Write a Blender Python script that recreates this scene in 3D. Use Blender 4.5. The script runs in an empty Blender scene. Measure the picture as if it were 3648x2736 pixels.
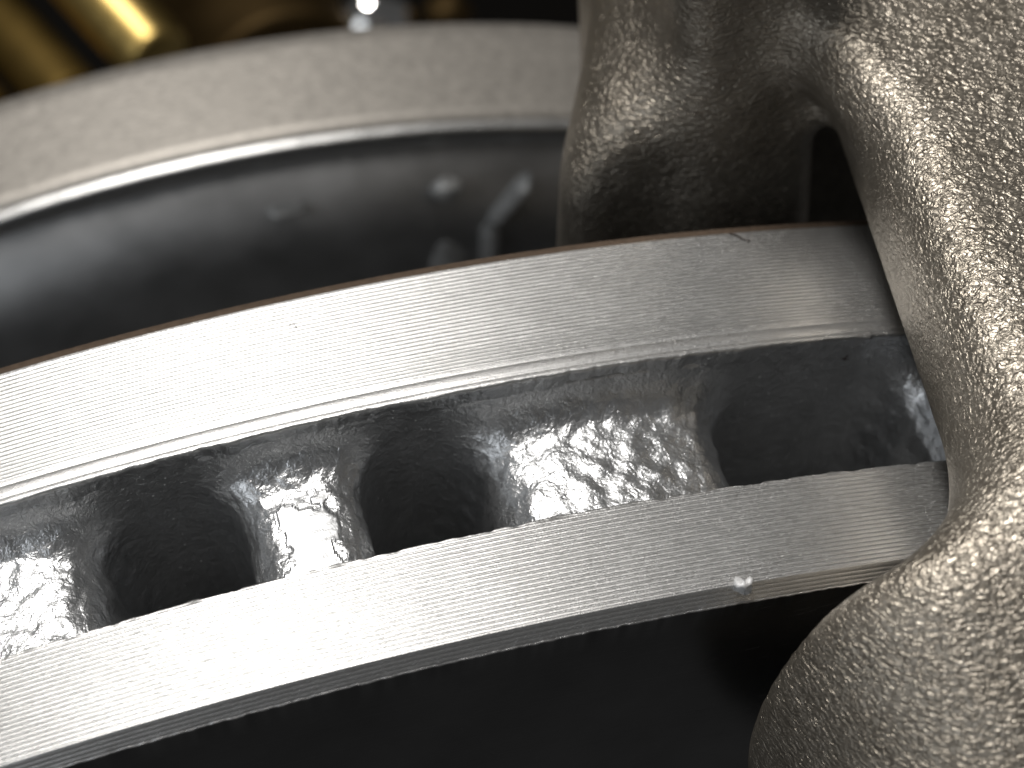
import bpy, math
import numpy as np
from mathutils import Matrix, Euler, Vector

# ------------------------------------------------------------------ camera
S = 0.001                      # everything below is written in millimetres
sc = bpy.context.scene
cam_d = bpy.data.cameras.new("camera")
cam = bpy.data.objects.new("camera", cam_d)
sc.collection.objects.link(cam)
cam.location = (0.0, -54.15 * S, 245.52 * S)
cam.rotation_euler = Euler((0.6456, 0.03974, -0.26764), 'XYZ')
cam_d.sensor_width = 36.0
cam_d.lens = 72.0
cam_d.clip_start = 0.005
cam_d.clip_end = 20.0
cam_d.dof.use_dof = True
cam_d.dof.focus_distance = 116.5 * S
cam_d.dof.aperture_fstop = 41.0
cam_d.dof.aperture_blades = 0
sc.camera = cam

# ------------------------------------------------------------------ world, lamps, exposure
world = bpy.data.worlds.new("World")
sc.world = world
world.use_nodes = True
bg = world.node_tree.nodes["Background"]
bg.inputs[0].default_value = (0.066, 0.066, 0.066, 1)
bg.inputs[1].default_value = 1.0

def area_lamp(name, loc, target, size, power, color, shape='DISK'):
    d = bpy.data.lights.new(name, 'AREA')
    d.shape = shape
    d.size = size * S
    d.energy = power
    d.color = color
    o = bpy.data.objects.new(name, d)
    sc.collection.objects.link(o)
    o.location = Vector(loc) * S
    v = (Vector(target) - Vector(loc)).normalized()
    o.rotation_euler = v.to_track_quat('-Z', 'Y').to_euler()
    return o

area_lamp("key_lamp", (-20, 225, 690), (5, 5, 150), 150, 2.75, (1.0, 0.975, 0.94))
area_lamp("fill_lamp", (-430, -290, 520), (15, 20, 150), 420, 0.75, (0.90, 0.95, 1.0))  # unseen soft fill, added to lift the bracket and dark faces

sc.view_settings.view_transform = 'Standard'
sc.view_settings.look = 'None'
sc.view_settings.exposure = 0.0
sc.view_settings.gamma = 1.0
sc.cycles.use_denoising = True
sc.cycles.max_bounces = 8
sc.cycles.glossy_bounces = 6
sc.cycles.sample_clamp_indirect = 6.0

# ------------------------------------------------------------------ numpy noise
def _hash(ix, iy, iz, seed):
    h = (ix.astype(np.int64) * 374761393 + iy.astype(np.int64) * 668265263 + iz.astype(np.int64) * 2147483647 + seed * 1274126177) & 0xffffffff
    h = ((h ^ (h >> 13)) * 1274126177) & 0xffffffff
    h = ((h ^ (h >> 16)) * 2246822519) & 0xffffffff
    return ((h ^ (h >> 15)) & 0xffffff) / float(0xffffff) * 2 - 1

def noise3(x, y, z, seed=0):
    x, y, z = np.broadcast_arrays(np.asarray(x, float), np.asarray(y, float), np.asarray(z, float))
    fx, fy, fz = np.floor(x), np.floor(y), np.floor(z)
    ux, uy, uz = x - fx, y - fy, z - fz
    ux, uy, uz = [u * u * u * (u * (u * 6 - 15) + 10) for u in (ux, uy, uz)]
    r = 0
    for i in (0, 1):
        for j in (0, 1):
            for k in (0, 1):
                w = (ux if i else 1 - ux) * (uy if j else 1 - uy) * (uz if k else 1 - uz)
                r = r + w * _hash(fx + i, fy + j, fz + k, seed)
    return r

def fbm(x, y, z, octaves=3, seed=0, gain=0.5):
    r, a = 0, 1.0
    for o in range(octaves):
        r = r + a * noise3(x * 2 ** o, y * 2 ** o, z * 2 ** o, seed + o * 17)
        a *= gain
    return r

# ------------------------------------------------------------------ mesh helpers
def link(name, verts, faces, mats, mat_index=None, parent=None, smooth=True, attr=None):
    me = bpy.data.meshes.new(name)
    verts = np.asarray(verts, np.float64) * S
    me.from_pydata(verts.tolist(), [], faces if isinstance(faces, list) else faces.tolist())
    for m in mats:
        me.materials.append(m)
    if mat_index is not None:
        me.polygons.foreach_set("material_index", np.asarray(mat_index, np.int32))
    if smooth:
        me.polygons.foreach_set("use_smooth", np.ones(len(me.polygons), bool))
    if attr is not None:
        a = me.attributes.new("wear", 'FLOAT', 'POINT')
        a.data.foreach_set("value", np.asarray(attr, np.float32))
    me.update()
    o = bpy.data.objects.new(name, me)
    sc.collection.objects.link(o)
    if parent is not None:
        o.parent = parent
    return o

def thing(name, label, cat, loc=(0, 0, 0), group=None):
    o = bpy.data.objects.new(name, None)
    o.empty_display_size = 0.01
    sc.collection.objects.link(o)
    o.location = Vector(loc) * S
    tag(o, label, cat, group)
    return o

def tag(o, label, cat, group=None):
    o["label"] = label
    o["category"] = cat
    if group:
        o["group"] = group

def grid_faces(nu, nv, close_u=False, close_v=False):
    iu = np.arange(nu if close_u else nu - 1)
    iv = np.arange(nv if close_v else nv - 1)
    U, V = np.meshgrid(iu, iv, indexing='ij')
    U2, V2 = (U + 1) % nu, (V + 1) % nv
    return np.stack([U * nv + V, U2 * nv + V, U2 * nv + V2, U * nv + V2], -1).reshape(-1, 4), V.reshape(-1)

def angles(a0, a1, step, coarse=1.5):
    """full circle of angles in degrees, fine between a0 and a1"""
    fine = np.arange(a0, a1, step)
    rest = np.arange(a1, a0 + 360, coarse)
    return np.radians(np.concatenate([fine, rest]))

def lathe(name, prof, mat_of, mats, parent, ang, disp=None, close=True):
    """prof: (n,2) radius,y  revolved round the Y axis; mat_of: material index per profile segment"""
    prof = np.asarray(prof, float)
    n, m = len(ang), len(prof)
    A = np.repeat(ang[:, None], m, 1)
    R = np.repeat(prof[None, :, 0], n, 0)
    Y = np.repeat(prof[None, :, 1], n, 0)
    if disp is not None:
        R, Y = disp(A, R, Y)
    V = np.stack([R * np.sin(A), Y, R * np.cos(A)], -1).reshape(-1, 3)
    F, seg = grid_faces(n, m, close_u=True, close_v=close)
    return link(name, V, F, mats, np.asarray(mat_of)[seg], parent)

# ------------------------------------------------------------------ materials
def new_mat(name):
    m = bpy.data.materials.new(name)
    m.use_nodes = True
    nt = m.node_tree
    return m, nt, nt.nodes["Principled BSDF"]

def nd(nt, t, **kw):
    n = nt.nodes.new(t)
    for k, v in kw.items():
        if k.startswith('i_'):
            key = k[2:]
            n.inputs[int(key) if key.isdigit() else key.replace('_', ' ')].default_value = v
        else:
            setattr(n, k, v)
    return n

def coords_mm(nt, scale=(1, 1, 1), rot=(0, 0, 0)):
    tc = nd(nt, 'ShaderNodeTexCoord')
    mp = nd(nt, 'ShaderNodeMapping')
    mp.inputs['Scale'].default_value = [s * 1000 for s in scale]
    mp.inputs['Rotation'].default_value = rot
    nt.links.new(tc.outputs['Object'], mp.inputs['Vector'])
    return mp.outputs['Vector']

def tex_noise(nt, vec, scale, detail=2, rough=0.5, distort=0.0):
    n = nd(nt, 'ShaderNodeTexNoise')
    n.inputs['Scale'].default_value = scale
    n.inputs['Detail'].default_value = detail
    n.inputs['Roughness'].default_value = rough
    n.inputs['Distortion'].default_value = distort
    nt.links.new(vec, n.inputs['Vector'])
    return n.outputs['Fac']

def ramp(nt, fac, stops):
    r = nd(nt, 'ShaderNodeValToRGB')
    el = r.color_ramp.elements
    while len(el) < len(stops):
        el.new(0.5)
    for e, (p, c) in zip(el, stops):
        e.position = p
        e.color = c if len(c) == 4 else (*c, 1)
    nt.links.new(fac, r.inputs['Fac'])
    return r.outputs['Color']

def math_n(nt, op, a, b=None, c=None):
    n = nd(nt, 'ShaderNodeMath', operation=op)
    for i, v in enumerate((a, b, c)):
        if v is None:
            continue
        if isinstance(v, (int, float)):
            n.inputs[i].default_value = v
        else:
            nt.links.new(v, n.inputs[i])
    return n.outputs[0]

def bump(nt, height, dist_mm, strength=1.0, normal=None):
    b = nd(nt, 'ShaderNodeBump')
    b.inputs['Strength'].default_value = strength
    b.inputs['Distance'].default_value = dist_mm * S
    nt.links.new(height, b.inputs['Height'])
    if normal is not None:
        nt.links.new(normal, b.inputs['Normal'])
    return b.outputs['Normal']

def g(v):
    return (v, v, v)

def mat_turned_coat(name, c0, c1, rough0, rough1, grain=0.010):
    """metal-flake coating over turned grooves: fine sparkle and faint stains"""
    m, nt, b = new_mat(name)
    v = coords_mm(nt)
    fine = tex_noise(nt, v, 9.0, 3, 0.7)
    big = tex_noise(nt, v, 0.35, 4, 0.6)
    mixf = math_n(nt, 'MULTIPLY_ADD', fine, 0.5, math_n(nt, 'MULTIPLY', big, 0.5))
    nt.links.new(ramp(nt, mixf, [(0.35, c0), (0.62, c1)]), b.inputs['Base Color'])
    b.inputs['Metallic'].default_value = 0.93
    vo = nd(nt, 'ShaderNodeTexVoronoi')
    vo.inputs['Scale'].default_value = 9.0
    nt.links.new(v, vo.inputs['Vector'])
    sp = nd(nt, 'ShaderNodeSeparateColor')
    nt.links.new(vo.outputs['Color'], sp.inputs[0])
    r = math_n(nt, 'MULTIPLY_ADD', sp.outputs[0], rough1 - rough0, rough0)
    nt.links.new(r, b.inputs['Roughness'])
    h = math_n(nt, 'ADD', fine, math_n(nt, 'MULTIPLY', sp.outputs[1], 0.35))
    nt.links.new(bump(nt, h, grain * 4), b.inputs['Normal'])
    return m

def mat_cast(name, c0, c1, rough, metallic, layers, use_wear=False, rust=False):
    """cast skin: layers = [(scale_xyz, rot, noise scale, detail, distortion, depth_mm)]"""
    m, nt, b = new_mat(name)
    v = coords_mm(nt)
    big = tex_noise(nt, v, 0.4, 5, 0.65)
    col = ramp(nt, big, [(0.3, c0), (0.7, c1)])
    if rust:
        rn = tex_noise(nt, v, 0.55, 5, 0.7)
        rm = ramp(nt, rn, [(0.70, (0, 0, 0)), (0.74, (1, 1, 1))])
        mx = nd(nt, 'ShaderNodeMix', data_type='RGBA')
        nt.links.new(rm, mx.inputs[0])
        nt.links.new(col, mx.inputs[6])
        mx.inputs[7].default_value = (0.07, 0.02, 0.012, 1)
        col = mx.outputs[2]
    nt.links.new(col, b.inputs['Base Color'])
    b.inputs['Metallic'].default_value = metallic
    if rust:                                             # loose bright dust grains
        vd = nd(nt, 'ShaderNodeTexVoronoi')
        vd.inputs['Scale'].default_value = 1.5
        nt.links.new(v, vd.inputs['Vector'])
        dm = ramp(nt, vd.outputs['Distance'], [(0.07, (1, 1, 1)), (0.10, (0, 0, 0))])
        mx2 = nd(nt, 'ShaderNodeMix', data_type='RGBA')
        nt.links.new(dm, mx2.inputs[0])
        nt.links.new(col, mx2.inputs[6])
        mx2.inputs[7].default_value = (0.85, 0.84, 0.82, 1)
        nt.links.new(mx2.outputs[2], b.inputs['Base Color'])
        nt.links.new(math_n(nt, 'MULTIPLY_ADD', dm, -0.9 * metallic, metallic), b.inputs['Metallic'])
    rf = tex_noise(nt, v, 3.0, 3, 0.6)
    nt.links.new(math_n(nt, 'MULTIPLY_ADD', rf, 0.24, rough - 0.12), b.inputs['Roughness'])
    nrm = None
    at = None
    if use_wear:
        at = nd(nt, 'ShaderNodeAttribute', attribute_name='wear').outputs['Fac']
    for sxyz, rot, ns, det, dis, depth in layers:
        vv = coords_mm(nt, sxyz, rot)
        h = tex_noise(nt, vv, ns, det, 0.55, dis)
        if at is not None:
            h = math_n(nt, 'MULTIPLY', h, at)
        nrm = bump(nt, h, depth, 1.0, nrm)
    nt.links.new(nrm, b.inputs['Normal'])
    return m

def mat_dark_face(name, base, rough, ring_depth=0.004, metallic=1.0):
    """fine-turned face: concentric tool marks about the Y axis and a few scratches"""
    m, nt, b = new_mat(name)
    v = coords_mm(nt)
    sx = nd(nt, 'ShaderNodeSeparateXYZ')
    nt.links.new(v, sx.inputs[0])
    r2 = math_n(nt, 'ADD', math_n(nt, 'MULTIPLY', sx.outputs[0], sx.outputs[0]), math_n(nt, 'MULTIPLY', sx.outputs[2], sx.outputs[2]))
    rad = math_n(nt, 'SQRT', r2)
    cb = nd(nt, 'ShaderNodeCombineXYZ')
    nt.links.new(rad, cb.inputs[0])
    n1 = tex_noise(nt, cb.outputs[0], 4.0, 3, 0.7)
    vs = coords_mm(nt, (0.15, 1, 2.6), (0, 0.35, 0))
    n2 = tex_noise(nt, vs, 1.6, 2, 0.5, 0.4)
    scr = ramp(nt, n2, [(0.685, (0, 0, 0)), (0.70, (1, 1, 1)), (0.715, (0, 0, 0))])
    big = tex_noise(nt, v, 0.12, 4, 0.6)
    colr = ramp(nt, big, [(0.3, g(base * 0.8)), (0.7, g(base * 1.2))])
    nt.links.new(colr, b.inputs['Base Color'])
    b.inputs['Metallic'].default_value = metallic
    nt.links.new(math_n(nt, 'MULTIPLY_ADD', big, 0.15, rough - 0.07), b.inputs['Roughness'])
    h = math_n(nt, 'SUBTRACT', n1, math_n(nt, 'MULTIPLY', scr, 0.8))
    nt.links.new(bump(nt, h, ring_depth), b.inputs['Normal'])
    return m

def mat_plain(name, col, rough, metallic=1.0, nscale=2.0, depth=0.01):
    m, nt, b = new_mat(name)
    v = coords_mm(nt)
    n = tex_noise(nt, v, nscale, 4, 0.6)
    c0 = tuple(c * 0.8 for c in col)
    c1 = tuple(min(1, c * 1.15) for c in col)
    nt.links.new(ramp(nt, n, [(0.3, c0), (0.7, c1)]), b.inputs['Base Color'])
    b.inputs['Metallic'].default_value = metallic
    nt.links.new(math_n(nt, 'MULTIPLY_ADD', n, 0.12, rough - 0.06), b.inputs['Roughness'])
    nt.links.new(bump(nt, n, depth), b.inputs['Normal'])
    return m

M_coat = mat_turned_coat("turned_flake_coat", (0.57, 0.565, 0.555), (0.66, 0.655, 0.645), 0.31, 0.40, 0.004)
SKIN = [((1, 1, 1), (0, 0, 0), 1.7, 4, 0.7, 0.10), ((1, 1, 1), (0, 0, 0), 5.0, 2, 0.3, 0.035)]
M_cast_wall = mat_cast("cast_channel_skin", (0.50, 0.505, 0.51), (0.66, 0.665, 0.67), 0.35, 0.93, SKIN, rust=True)
M_vane = mat_cast("cast_vane_skin", (0.50, 0.505, 0.51), (0.68, 0.685, 0.69), 0.33, 0.93, SKIN, use_wear=True)
M_face = mat_dark_face("fine_turned_dark_face", 0.10, 0.30, 0.010)  # low base colour stands in for the dark floor it reflects
M_brown = mat_plain("brown_edge_reflection", (0.20, 0.145, 0.105), 0.55, 0.6, 3.0, 0.01)  # reflection of tan rim and brass put into the edge colour
M_bracket = mat_cast("wrinkled_cast_paint", (0.275, 0.242, 0.197), (0.40, 0.358, 0.300), 0.35, 0.80,
                     [((1, 1, 1), (0, 0, 0), 0.6, 2, 0.6, 0.10),
                      ((0.6, 0.8, 1.6), (0.2, 0.1, 0.5), 2.9, 2, 1.0, 0.20),
                      ((1, 1, 1), (0, 0, 0), 6.0, 2, 0.2, 0.014)])
M_band = mat_plain("sand_grey_rim_paint", (0.44, 0.41, 0.37), 0.52, 0.70, 1.2, 0.06)
M_wface = mat_dark_face("wheel_dark_face", 0.48, 0.52, 0.004)
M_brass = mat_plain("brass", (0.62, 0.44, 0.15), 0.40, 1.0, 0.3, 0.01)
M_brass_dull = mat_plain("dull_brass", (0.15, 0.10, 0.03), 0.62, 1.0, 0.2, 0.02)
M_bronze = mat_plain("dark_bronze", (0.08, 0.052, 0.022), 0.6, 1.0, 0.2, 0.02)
M_steel = mat_plain("polished_steel", (0.85, 0.84, 0.82), 0.085, 1.0, 0.3, 0.0005)
M_reflect = mat_plain("painted_reflection", (0.60, 0.60, 0.59), 0.45, 0.4, 1.0, 0.01)  # pale colour of the painted reflections on the wheel face
M_chip = mat_plain("raw_chip", (0.80, 0.80, 0.80), 0.5, 0.2, 6.0, 0.03)
M_backdrop = mat_plain("dark_brown_cloth", (0.012, 0.009, 0.006), 0.9, 0.0, 0.05, 0.01)
M_lint = mat_plain("dark_lint", (0.05, 0.035, 0.03), 0.8, 0.0, 8.0, 0.01)

# ------------------------------------------------------------------ ventilated brake disc
A0, A1 = -14.0, 26.0                       # the arc of rim the photograph shows
ANG = angles(A0, A1, 0.045)
Y_A, Y_B, Y_C, Y_D, Y_E, Y_F = 0.0, 0.72, 7.18, 17.06, 26.47, 27.1
R_OUT, R_IN = 150.0, 96.0

def grooves(y0, y1, pitch, depth, r_of, n=7):
    k = max(1, int(round(abs(y1 - y0) / pitch)))
    pts = []
    for i in range(k):
        for j in range(n):
            s = j / n
            f = (i + s) / k
            pts.append((r_of(f) - depth * abs(2 * s - 1) ** 3, y0 + (y1 - y0) * f))
    return pts

disc = thing("brake_disc", "silver ventilated brake disc with turned rim grooves and cast vanes", "brake disc")

def rag(A, R, Y, y_edge, sign, amp, seed):
    """ragged break-out along a turned edge; sign +1 when the metal lies at larger y"""
    s = A * 150.0
    n = fbm(s * 1.3, 3.1, 0.7, 4, seed, 0.62) * 0.6
    n2 = np.maximum(0, noise3(s * 0.8, 9.0, 2.0, seed + 5) - 0.35) * 1.4
    wob = amp * (n + n2)
    d = np.abs(Y - y_edge)
    w = np.exp(-(d / 0.16) ** 2) * (R > 148.6)
    return R - w * np.abs(wob) * 0.5, Y + sign * w * wob

# --- near plate
prof, mat = [], []
def seg(points, mi):
    for q in points:
        prof.append(q); mat.append(mi)
seg([(R_IN, Y_A)] + [(r, Y_A) for r in np.linspace(100, 148.9, 26)], 0)
seg([(149.06, -0.015), (149.12, -0.03), (149.18, -0.01)], 1)
seg([(149.18 + 0.78 * f - d, 0.03 + 0.64 * f + d * 0.6) for f, d in
     [((i + j / 6) / 4, 0.020 * abs(2 * (j / 6) - 1) ** 3) for i in range(4) for j in range(6)]], 1)
seg([(149.97, 0.69), (150.0, 0.735)], 1)
seg(grooves(0.78, Y_C - 0.12, 0.285, 0.048, lambda f: R_OUT), 1)
seg([(150.0, Y_C - 0.10), (149.99, Y_C - 0.04), (149.95, Y_C)], 1)
seg([(149.8, Y_C + 0.03), (149.5, Y_C + 0.02)], 2)
seg([(r, Y_C) for r in np.linspace(149.0, R_IN, 24)], 2)
mat[-1] = 2
def disp_near(A, R, Y):
    s = A * 150
    R1, Y1 = rag(A, R, Y, Y_C, 1, 0.12, 11)
    w = np.exp(-((Y - 0.0) / 0.09) ** 2) * (R > 149.0) * (R < 149.3)
    Y1 = Y1 + w * 0.03 * fbm(s * 2.2, 1.0, 5.0, 3, 31)
    R1 = R1 - w * 0.03 * fbm(s * 2.6, 4.0, 5.0, 3, 37)
    mid = (R > 149.4) * (Y > 0.5) * (Y < Y_C - 0.2)
    R1 = R1 + mid * 0.002 * noise3(s * 0.4, Y * 3.5, 0.3, 3)
    inner = (R < 149.6) * (Y > 3)
    Y1 = Y1 + inner * 0.10 * fbm(s * 0.5, R * 0.5, 2.0, 3, 77)
    return R1, Y1
near_plate = lathe("outboard_plate", prof, mat, [M_face, M_coat, M_cast_wall], disc, ANG, disp_near)

# --- far plate
prof, mat = [], []
seg([(R_IN, Y_D)] + [(r, Y_D) for r in np.linspace(100, 147, 24)], 2)
seg([(r, Y_D) for r in np.linspace(147.3, 149.6, 10)], 2)
seg([(149.80, Y_D + 0.0), (149.93, Y_D + 0.05)], 1)
# shoulder with the wider grooves next to the casting edge
def shoulder(f): return 149.93 + 0.05 * f
for yy, dr in [(17.16, 0.0), (17.30, 0.0), (17.48, 0.02), (17.58, 0.045), (17.66, 0.0), (17.82, -0.01), (18.06, 0.0), (18.30, 0.02), (18.40, 0.055), (18.48, 0.01), (18.60, 0.0)]:
    seg([(149.97 - dr, yy)], 1)
seg(grooves(18.64, 20.2, 0.26, 0.044, lambda f: R_OUT), 1)
seg(grooves(20.2, Y_E - 0.05, 0.29, 0.038, lambda f: R_OUT), 1)
seg([(150.0, Y_E - 0.03)], 1)
seg([(149.98, Y_E), (149.80, Y_E + 0.60)], 3)
seg([(149.72, Y_E + 0.66), (149.60, Y_E + 0.68)], 1)
seg([(r, Y_E + 0.68) for r in np.linspace(149.0, R_IN, 24)], 0)
def disp_far(A, R, Y):
    s = A * 150
    R1, Y1 = rag(A, R, Y, Y_D + 0.03, -1, 0.085, 51)
    mid = (R > 149.4) * (Y > Y_D + 0.3) * (Y < Y_E)
    R1 = R1 + mid * 0.002 * noise3(s * 0.4, Y * 3.5, 0.3, 9)
    inner = (R < 149.7) * (Y < Y_D + 1)
    Y1 = Y1 + inner * 0.05 * fbm(s * 0.45, R * 0.45, 7.0, 3, 71) + inner * 0.02 * fbm(s * 2.2, R * 2.2, 7.0, 2, 73)
    e = np.exp(-((Y - Y_E - 0.66) / 0.08) ** 2) * (R > 149.5)
    R1 = R1 + e * 0.015 * fbm(s * 2.5, 1.0, 2.0, 3, 83)
    return R1, Y1
far_plate = lathe("inboard_plate", prof, mat, [M_face, M_coat, M_cast_wall, M_brown], disc, ANG, disp_far)

# --- hub web that carries the two plates, far below the frame
lathe("hub_web", [(97, 9), (97, 16), (60, 16), (36, 24), (34, 24), (34, 17), (58, 9)], [0] * 7, [M_cast_wall], disc, angles(0, 1, 1, 3))

# --- vanes
def vane_mesh(name, half, re, bulge, rc, seed, fine, patch):
    ny = 64 if fine else 9
    nend = 90 if fine else 9
    nside = 40 if fine else 3
    ys = Y_C - 0.2 + (Y_D + 0.2 - Y_C + 0.2) * (1 - (1 - np.linspace(0, 1, ny)) ** 1.7)
    dl, du = np.maximum(ys - Y_C, 0), np.maximum(Y_D - ys, 0)
    def fl(d, r): return np.where(d < r, r - np.sqrt(np.maximum(r * r - (r - d) ** 2, 0)), 0)
    side = np.maximum(fl(dl, 1.0), fl(du, 3.2)) + np.maximum(ys - Y_D, 0) * 9
    front = np.maximum(fl(dl, 0.8), np.minimum(fl(du, 2.6), 2.4))
    fade = np.clip(np.minimum(dl, du) / 1.6, 0.0, 1)[:, None]
    V = []
    for y, f, fe in zip(ys, side, front):
        w = half + f
        E_ = min(re + fe, 149.4)
        rads = np.concatenate([np.linspace(98, E_ - rc - 12, max(3, nside // 4), endpoint=False), np.linspace(E_ - rc - 12, E_ - rc - bulge, nside, endpoint=False)])
        left = np.stack([rads, np.full_like(rads, -w)], 1)
        th = np.linspace(-1, 1, nend)
        # superellipse end
        ex = np.sign(th) * (1 - (1 - np.abs(th)) ** 1.6)
        sx = w * ex
        k = np.clip((np.abs(sx) - (w - rc)) / rc, 0, 1)
        rho = E_ + bulge * (1 - (sx / w) ** 2) - bulge - rc * (1 - np.sqrt(np.maximum(0, 1 - k * k)))
        end = np.stack([rho, sx], 1)
        right = left[::-1] * [1, -1]
        V.append(np.concatenate([left, end, right]))
    V = np.array(V)                                      # ny, m, 2
    m = V.shape[1]
    P = np.stack([V[..., 1], np.repeat(ys[:, None], m, 1), V[..., 0]], -1)   # tangent, y, radial
    wear = np.ones(P.shape[:2])
    if fine:
        gu = np.gradient(P, axis=1); gv = np.gradient(P, axis=0)
        N = np.cross(gu, gv); N /= np.linalg.norm(N, axis=-1, keepdims=True) + 1e-9
        if N[ny // 2, m // 2, 2] < 0: N = -N
        n = 0.10 * fbm(P[..., 0] * 0.9, P[..., 1] * 0.9, P[..., 2] * 0.9, 3, seed, 0.55)
        if patch:                                        # a fettled flat in the middle of the end
            edge = 0.5 * fbm(P[..., 0] * 1.2, P[..., 1] * 1.2, 3.0, 2, seed + 3)
            q = (np.abs(P[..., 0] - 0.0) < 1.5 + edge) & (P[..., 1] < 13.9 + 1.5 * edge) & (P[..., 2] > re - 2)
            wear = np.where(q, 0.18, 1.0)
            n = np.where(q, 0.02 * noise3(P[..., 0] * 0.3, P[..., 1] * 4, 0, seed), n)
        P = P + N * (n * fade)[..., None]
    F, _ = grid_faces(ny, m)
    return P.reshape(-1, 3), F, wear.reshape(-1)

shared = {}
for i in range(24):
    for kind in ('narrow', 'wide'):
        t = i * 15.0 + (0.72 if kind == 'narrow' else 8.05)
        if kind == 'narrow' and i == 1: t += 2.0
        if t > 180: t -= 360
        fine = -12 < t < 26
        key = kind if not fine else (kind, i)
        if key not in shared:
            if kind == 'narrow':
                V, F, W = vane_mesh('vane', 3.5, 146.9, 0.5, 1.7, 5 + i, fine, fine and abs(t) < 2)
            else:
                V, F, W = vane_mesh('vane', 7.35, 146.7, 1.0, 2.4, 105 + i, fine, False)
            o = link("vane", V, F, [M_vane], parent=disc, attr=W)
            shared[key] = o.data
        else:
            o = bpy.data.objects.new("vane", shared[key])
            sc.collection.objects.link(o)
            o.parent = disc
        o.rotation_euler = (0, math.radians(t), 0)

# --- burr on the near edge
def blob(name, c, r, mat, parent=None, seed=0, amp=0.3, n=14, scale=(1, 1, 1)):
    th = np.linspace(0, 2 * np.pi, n, endpoint=False)
    ph = np.linspace(0.02, np.pi - 0.02, n)
    T, Ph = np.meshgrid(th, ph, indexing='ij')
    D = np.stack([np.sin(Ph) * np.cos(T), np.sin(Ph) * np.sin(T), np.cos(Ph)], -1)
    rr = r * (1 + amp * noise3(D[..., 0] * 2.2 + 5, D[..., 1] * 2.2, D[..., 2] * 2.2, seed))
    P = D * rr[..., None] * np.array(scale) + np.array(c)
    F, _ = grid_faces(n, n, close_u=True)
    F = F.tolist() + [list(range(0, n * n, n)), list(range(n - 1, n * n, n))[::-1]]
    return link(name, P.reshape(-1, 3), F, [mat], parent=parent)

blob("burr", (24.22, 0.50, 148.25), 0.46, M_chip, disc, 4, 0.8, 12, (0.8, 0.9, 1.0))

# ------------------------------------------------------------------ cast bracket (signed distance field, surface nets)
def surface_nets(f, lo, h):
    nx, ny, nz = f.shape
    ins = f < 0
    cell = np.zeros((nx - 1, ny - 1, nz - 1), np.int8)
    for i in (0, 1):
        for j in (0, 1):
            for k in (0, 1):
                cell += ins[i:nx - 1 + i, j:ny - 1 + j, k:nz - 1 + k]
    act = (cell > 0) & (cell < 8)
    idx = -np.ones(act.shape, np.int64)
    ci = np.argwhere(act)
    idx[act] = np.arange(len(ci))
    acc = np.zeros((len(ci), 3)); cnt = np.zeros(len(ci))
    corners = [(i, j, k) for i in (0, 1) for j in (0, 1) for k in (0, 1)]
    for a in range(8):
        for b in range(a + 1, 8):
            ca, cb = np.array(corners[a]), np.array(corners[b])
            if np.abs(ca - cb).sum() != 1: continue
            fa = f[ci[:, 0] + ca[0], ci[:, 1] + ca[1], ci[:, 2] + ca[2]]
            fb = f[ci[:, 0] + cb[0], ci[:, 1] + cb[1], ci[:, 2] + cb[2]]
            m = (fa < 0) != (fb < 0)
            t = np.where(m, fa / np.where(m, fa - fb, 1), 0)
            acc[m] += (ca + (cb - ca) * t[:, None])[m]
            cnt[m] += 1
    V = lo + (ci + acc / cnt[:, None]) * h
    quads = []
    for ax in range(3):
        u, v = (ax + 1) % 3, (ax + 2) % 3
        sl0 = [slice(None)] * 3; sl1 = [slice(None)] * 3
        sl0[ax] = slice(0, -1); sl1[ax] = slice(1, None)
        e = np.argwhere(ins[tuple(sl0)] != ins[tuple(sl1)])
        ok = (e[:, u] > 0) & (e[:, v] > 0) & (e[:, u] < f.shape[u] - 1) & (e[:, v] < f.shape[v] - 1)
        e = e[ok]
        q = []
        for du, dv in ((0, 0), (1, 0), (1, 1), (0, 1)):
            c = e.copy(); c[:, u] -= du; c[:, v] -= dv
            q.append(idx[c[:, 0], c[:, 1], c[:, 2]])
        q = np.stack(q, 1)
        flip = ~ins[e[:, 0], e[:, 1], e[:, 2]]
        q[flip] = q[flip][:, ::-1]
        quads.append(q)
    return V, np.concatenate(quads)

def smin(a, b, k):
    h = np.clip(0.5 + 0.5 * (b - a) / k, 0, 1)
    return b * (1 - h) + a * h - k * h * (1 - h)

def smax(a, b, k):
    return -smin(-a, -b, k)

def rbox(x, y, z, c, hs, r):
    qx, qy, qz = np.abs(x - c[0]) - hs[0] + r, np.abs(y - c[1]) - hs[1] + r, np.abs(z - c[2]) - hs[2] + r
    return np.sqrt(np.maximum(qx, 0) ** 2 + np.maximum(qy, 0) ** 2 + np.maximum(qz, 0) ** 2) + np.minimum(np.maximum(qx, np.maximum(qy, qz)), 0) - r

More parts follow.
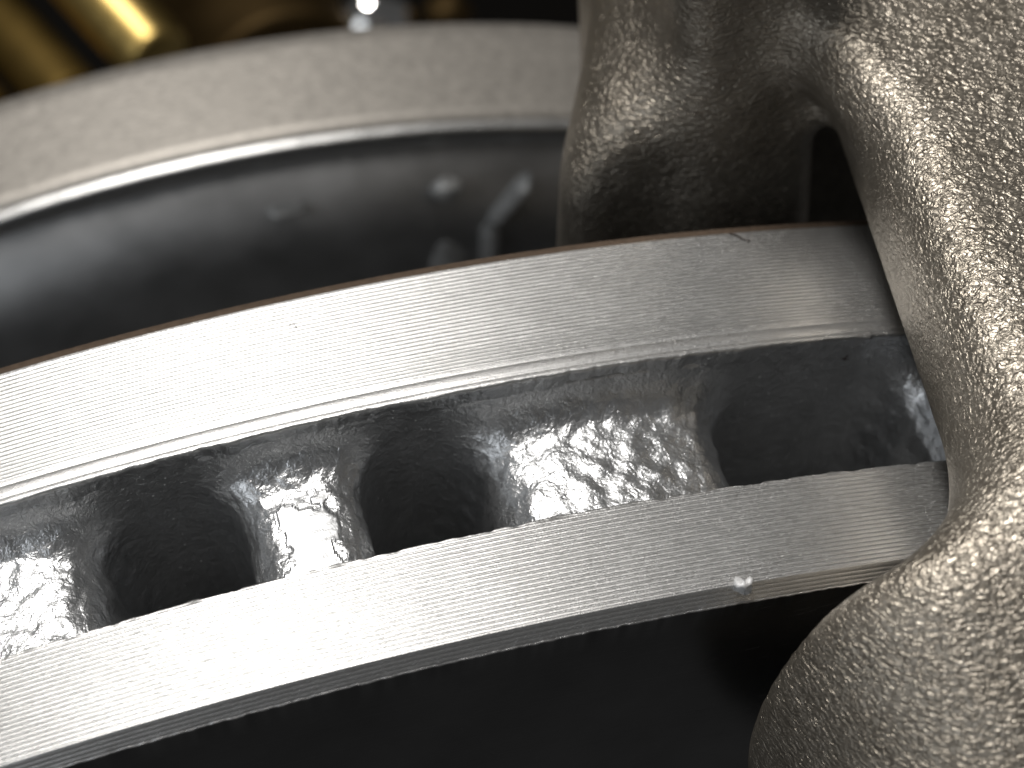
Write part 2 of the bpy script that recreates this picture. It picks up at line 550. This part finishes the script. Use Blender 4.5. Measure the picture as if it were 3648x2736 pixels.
def bracket_field(X, Y, Z):
    # bridge over the rim: underside follows the rim, left flank leans with the axle direction
    up = np.clip((Z - 149.5) / 4.0, 0, 1)
    u = X - (36.9 + 0.135 * Y - 0.28 * np.maximum(Y - 24, 0) * up)
    top = (Z - (156.0 + 0.04 * (Y - 5)  - 0.05 * (u - 4))) * 0.99
    rim = 153.4 - np.sqrt(X * X + Z * Z)
    bridge = smax(smax(-u, top, np.clip(6.5 - 0.11 * Y, 3.0, 7.0)), rim, 1.6)
    bridge = smax(bridge, X - 72.0, 4.0)
    bridge = smax(bridge, Y - 58.0, 4.0)
    bridge = smax(bridge, -26.0 - Y, 6.0)
    # near leg: boss along the axle direction in front of the dark face
    r = np.sqrt((X - 49.0) ** 2 + (Z - 138.0) ** 2)
    boss = smax(r - 26.2 + 0.30 * np.maximum(-4.0 - Y, 0), -(Y + 40.0), 4.0)
    boss = smax(boss, Y + 3.6, 2.4)
    boss = smax(boss, Z - (158.0 - 0.05 * (u - 4)), 6.0)
    leg = rbox(X, Y, Z, (56.0, -20.0, 132.0), (17.0, 15.5, 24.0), 5.0)
    d = smin(bridge, smin(boss, leg, 5.0), 9.0)
    # the arm falls away towards the viewer in front of the disc
    d = smax(d, (Z - (158.0 + 0.62 * (Y + 4.5))) * 0.85, 7.0)
    # far leg: tall block and the lower stepped column at its left
    blk = rbox(X, Y - 0.10 * (Z - 146), Z, (36.5, 47.0, 148.0), (4.9, 14.0, 30.0), 2.6)
    upper = rbox(X, Y - 0.10 * (Z - 146), Z, (50.0, 50.0, 150.5), (14.0, 15.0, 5.0), 2.0)
    blk = smin(blk, upper, 2.0)
    cx = 30.7 + 0.50 * (Y - 33) - 0.05 * np.maximum(146 - Z, 0)
    ctop = 151.3 + 0.15 * (Y - 34) + 0.10 * (X - 31)
    qx = np.maximum(cx - X, 0) / 8.7
    qz = np.maximum(Z - ctop + 8.7, 0) / 8.7
    col = np.maximum(np.sqrt(qx ** 2 + qz ** 2) - 1, -1) * 8.7
    col = smax(col, 34.0 - Y, 5.0)
    col = smax(smax(col, X - 36.0, 2.0), smax(Y - 58.0, 118.0 - Z, 2.0), 2.0)
    far = smin(blk, col, 3.2)
    web = rbox(X, Y, Z, (58.0, 52.0, 127.0), (20.0, 7.0, 27.0), 3.0)  # wall added behind the gap so it stays black
    far = smin(far, web, 3.0)
    d = smin(d, far, 3.6)
    return d

h = 0.5
lo = np.array([14.0, -44.0, 104.0])
gx = np.arange(lo[0], 78, h); gy = np.arange(lo[1], 62, h); gz = np.arange(lo[2], 174, h)
X, Y, Z = np.meshgrid(gx, gy, gz, indexing='ij', sparse=True)
X, Y, Z = np.broadcast_arrays(X, Y, Z)
fld = bracket_field(X, Y, Z)
V, F = surface_nets(fld, lo, h)
V = V + 0
bracket = link("caliper_bracket", V, F, [M_bracket])
tag(bracket, "rough cast metal caliper bracket straddling the rim of the silver disc", "bracket")
del X, Y, Z, fld

# ------------------------------------------------------------------ wheel behind the disc
wheel = thing("flanged_wheel", "blurred wheel with sand grey rim and dark face behind the disc", "wheel", (0, 76.4, 0))
RW = 111.85
wp, wm = [], []
def wseg(pts, mi):
    for q in pts:
        wp.append(q); wm.append(mi)
WA = angles(-30, 40, 0.25, 2.0)
rr = 1.3
wseg([(RW, 14.6), (RW - 0.3, 15.0), (RW - 12, 15.0), (30, 15.0), (30, 6.0), (34, 3.0), (80, 0.0)], 0)
lathe("rim_band", [(RW, y) for y in np.linspace(1.0, 14.6, 8)] + [(RW - 0.4, 15.0), (RW - 8, 15.0), (RW - 8, 2.55)], [0] * 11, [M_band], wheel, WA)
def disp_lip(A, R, Y):
    s = A * RW
    return R + 0.015 * noise3(s * 0.8, 1, 2, 3), Y + 0.02 * noise3(s * 0.9, 5, 2, 8)
arc = [(RW - 0.01, 0.95), (RW - 0.04, 0.75), (RW - 0.14, 0.30), (RW - 0.26, 0.15), (RW - 0.68, 0.08), (RW - 0.95, 0.01)]
lathe("rim_lip", [(RW - 0.01, 1.05)] + arc + [(RW - 2.0, 0.01), (RW - 2.0, 2.6)], [0] * 9, [M_coat], wheel, WA, disp_lip)
lathe("wheel_face", [(RW - 1.6, 0.03), (90, 0.03), (60, 0.03), (30, 0.03), (30, 9.0), (RW - 9, 9.0)], [0] * 6, [M_wface], wheel, WA)

# pale shapes added for reflections in the face (coordinates relative to the wheel's empty)
blob("glint_blob", (23.3, -0.9, 102.4), 1.6, M_reflect, wheel, 2, 0.1, 14, (1.0, 0.6, 0.8))
def bar(name, a, b, w, hgt, mat, parent, n=9, taper=0.8):
    a, b = np.array(a, float), np.array(b, float)
    d = (b - a) / np.linalg.norm(b - a)
    up = np.array([0, -1.0, 0]); side = np.cross(d, up); side /= np.linalg.norm(side)
    V = []
    ks = np.linspace(0, 1, n)
    th = np.linspace(0, 2 * np.pi, 12, endpoint=False)
    for k in ks:
        e = math.sqrt(max(0.0, 1 - (2 * k - 1) ** 8)) * (1 - (1 - taper) * k) + 0.02
        for t in th:
            V.append(a + (b - a) * k + side * w * e * math.cos(t) + up * hgt * e * math.sin(t))
    F, _ = grid_faces(n, 12, close_v=True)
    F = F.tolist() + [list(range(12))[::-1], list(range((n - 1) * 12, n * 12))]
    return link(name, V, F, [mat], parent=parent)
bar("glint_bar", (6.2, -0.1, 104.1), (10.3, -0.1, 103.8), 0.6, 1.3, M_reflect, wheel)
bar("streak_bar", (31.6, 0.0, 101.2), (27.2, 0.0, 95.4), 0.75, 1.8, M_reflect, wheel)
bar("streak_bar", (27.4, 0.0, 95.8), (26.6, 0.0, 88.0), 0.9, 1.8, M_reflect, wheel)

blob("glow_blob", (22.9, 0.4, 89.6), 3.6, M_reflect, wheel, 6, 0.10, 18, (0.55, 0.35, 1.3))  # pale blob added for a reflected glow on the wheel face

# ------------------------------------------------------------------ brass and steel parts far behind
def rod(name, a, b, r, mat, label, cat, group=None, n=28, cap=1.2):
    a, b = np.array(a, float), np.array(b, float)
    L = np.linalg.norm(b - a); d = (b - a) / L
    s1 = np.cross(d, [0, 0, 1.0]); s1 /= np.linalg.norm(s1); s2 = np.cross(s1, d)
    prof = [(0.02, 0), (r - cap, 0), (r - cap * 0.3, cap * 0.3), (r, cap), (r, L * 0.3), (r, L * 0.31), (r * 0.97, L * 0.32), (r * 0.97, L * 0.36), (r, L * 0.37), (r, L - cap), (r - cap, L), (0.02, L)]
    th = np.linspace(0, 2 * np.pi, n, endpoint=False)
    V = [d * y + s1 * q * math.cos(t) + s2 * q * math.sin(t) for q, y in prof for t in th]
    F, _ = grid_faces(len(prof), n, close_v=True)
    o = link(name, V, F, [mat])
    o.location = Vector(a) * S
    tag(o, label, cat, group)
    return o

G = "brass rods behind the wheel"
rod("brass_rod", (0.0, 150, 57.0), (-46, 250, 76), 5.0, M_brass, "bright brass rod with a long highlight above the wheel rim", "rod", G)
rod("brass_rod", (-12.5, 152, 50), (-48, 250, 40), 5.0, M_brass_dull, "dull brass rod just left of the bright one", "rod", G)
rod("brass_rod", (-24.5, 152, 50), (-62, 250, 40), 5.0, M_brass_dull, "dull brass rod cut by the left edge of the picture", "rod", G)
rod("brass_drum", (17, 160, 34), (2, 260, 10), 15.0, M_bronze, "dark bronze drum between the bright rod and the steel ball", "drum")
bs = blob("steel_ball", (0, 0, 0), 7.0, M_steel, None, 0, 0.0, 32)
bs.location = Vector((31.2, 168, 38.6)) * S
tag(bs, "small polished steel ball with a glaring white highlight", "ball")
bs = blob("brass_bead", (0, 0, 0), 3.6, M_bronze, None, 3, 0.12, 18)
bs.location = Vector((42.0, 166, 39.5)) * S
tag(bs, "small dim brass bead right of the steel ball", "bead")

bd = link("backdrop", [(-400, 300, -300), (400, 300, -300), (400, 300, 400), (-400, 300, 400),
                       (-400, 310, -300), (400, 310, -300), (400, 310, 400), (-400, 310, 400)],
          [[3, 2, 1, 0], [4, 5, 6, 7], [0, 1, 5, 4], [1, 2, 6, 5], [2, 3, 7, 6], [3, 0, 4, 7]], [M_backdrop], smooth=False)
bd["kind"] = "structure"

# ------------------------------------------------------------------ lint
def lint(name, pts, r, label, cat):
    pts = np.array(pts, float)
    t = np.linspace(0, len(pts) - 1, 24)
    c = np.stack([np.interp(t, np.arange(len(pts)), pts[:, k]) for k in range(3)], 1)
    for _ in range(4):
        c[1:-1] = (c[:-2] + 2 * c[1:-1] + c[2:]) / 4
    V = []
    th = np.linspace(0, 2 * np.pi, 6, endpoint=False)
    tan = np.gradient(c, axis=0)
    for q, d in zip(c, tan):
        d = d / np.linalg.norm(d)
        a = np.cross(d, [0.3, 0.2, 1.0]); a /= np.linalg.norm(a); b = np.cross(d, a)
        V += [q + r * (a * math.cos(x) + b * math.sin(x)) for x in th]
    F, _ = grid_faces(len(c), 6, close_v=True)
    o = link(name, V, F.tolist() + [list(range(6))[::-1], list(range(23 * 6, 24 * 6))], [M_lint])
    tag(o, label, cat)
lint("lint_fibre", [(3.75, 24.45, 150.0), (3.85, 24.6, 150.08), (4.0, 24.5, 150.12), (4.1, 24.3, 150.06), (4.12, 24.1, 150.0)], 0.022, "tiny curled dark fibre lying on the upper turned rim", "lint")
lint("lint_fibre", [(32.4, 26.4, 146.5), (32.8, 26.2, 146.42), (33.1, 25.8, 146.34), (33.5, 25.6, 146.24)], 0.05, "short dark smear on the upper rim edge beside the bracket", "lint")
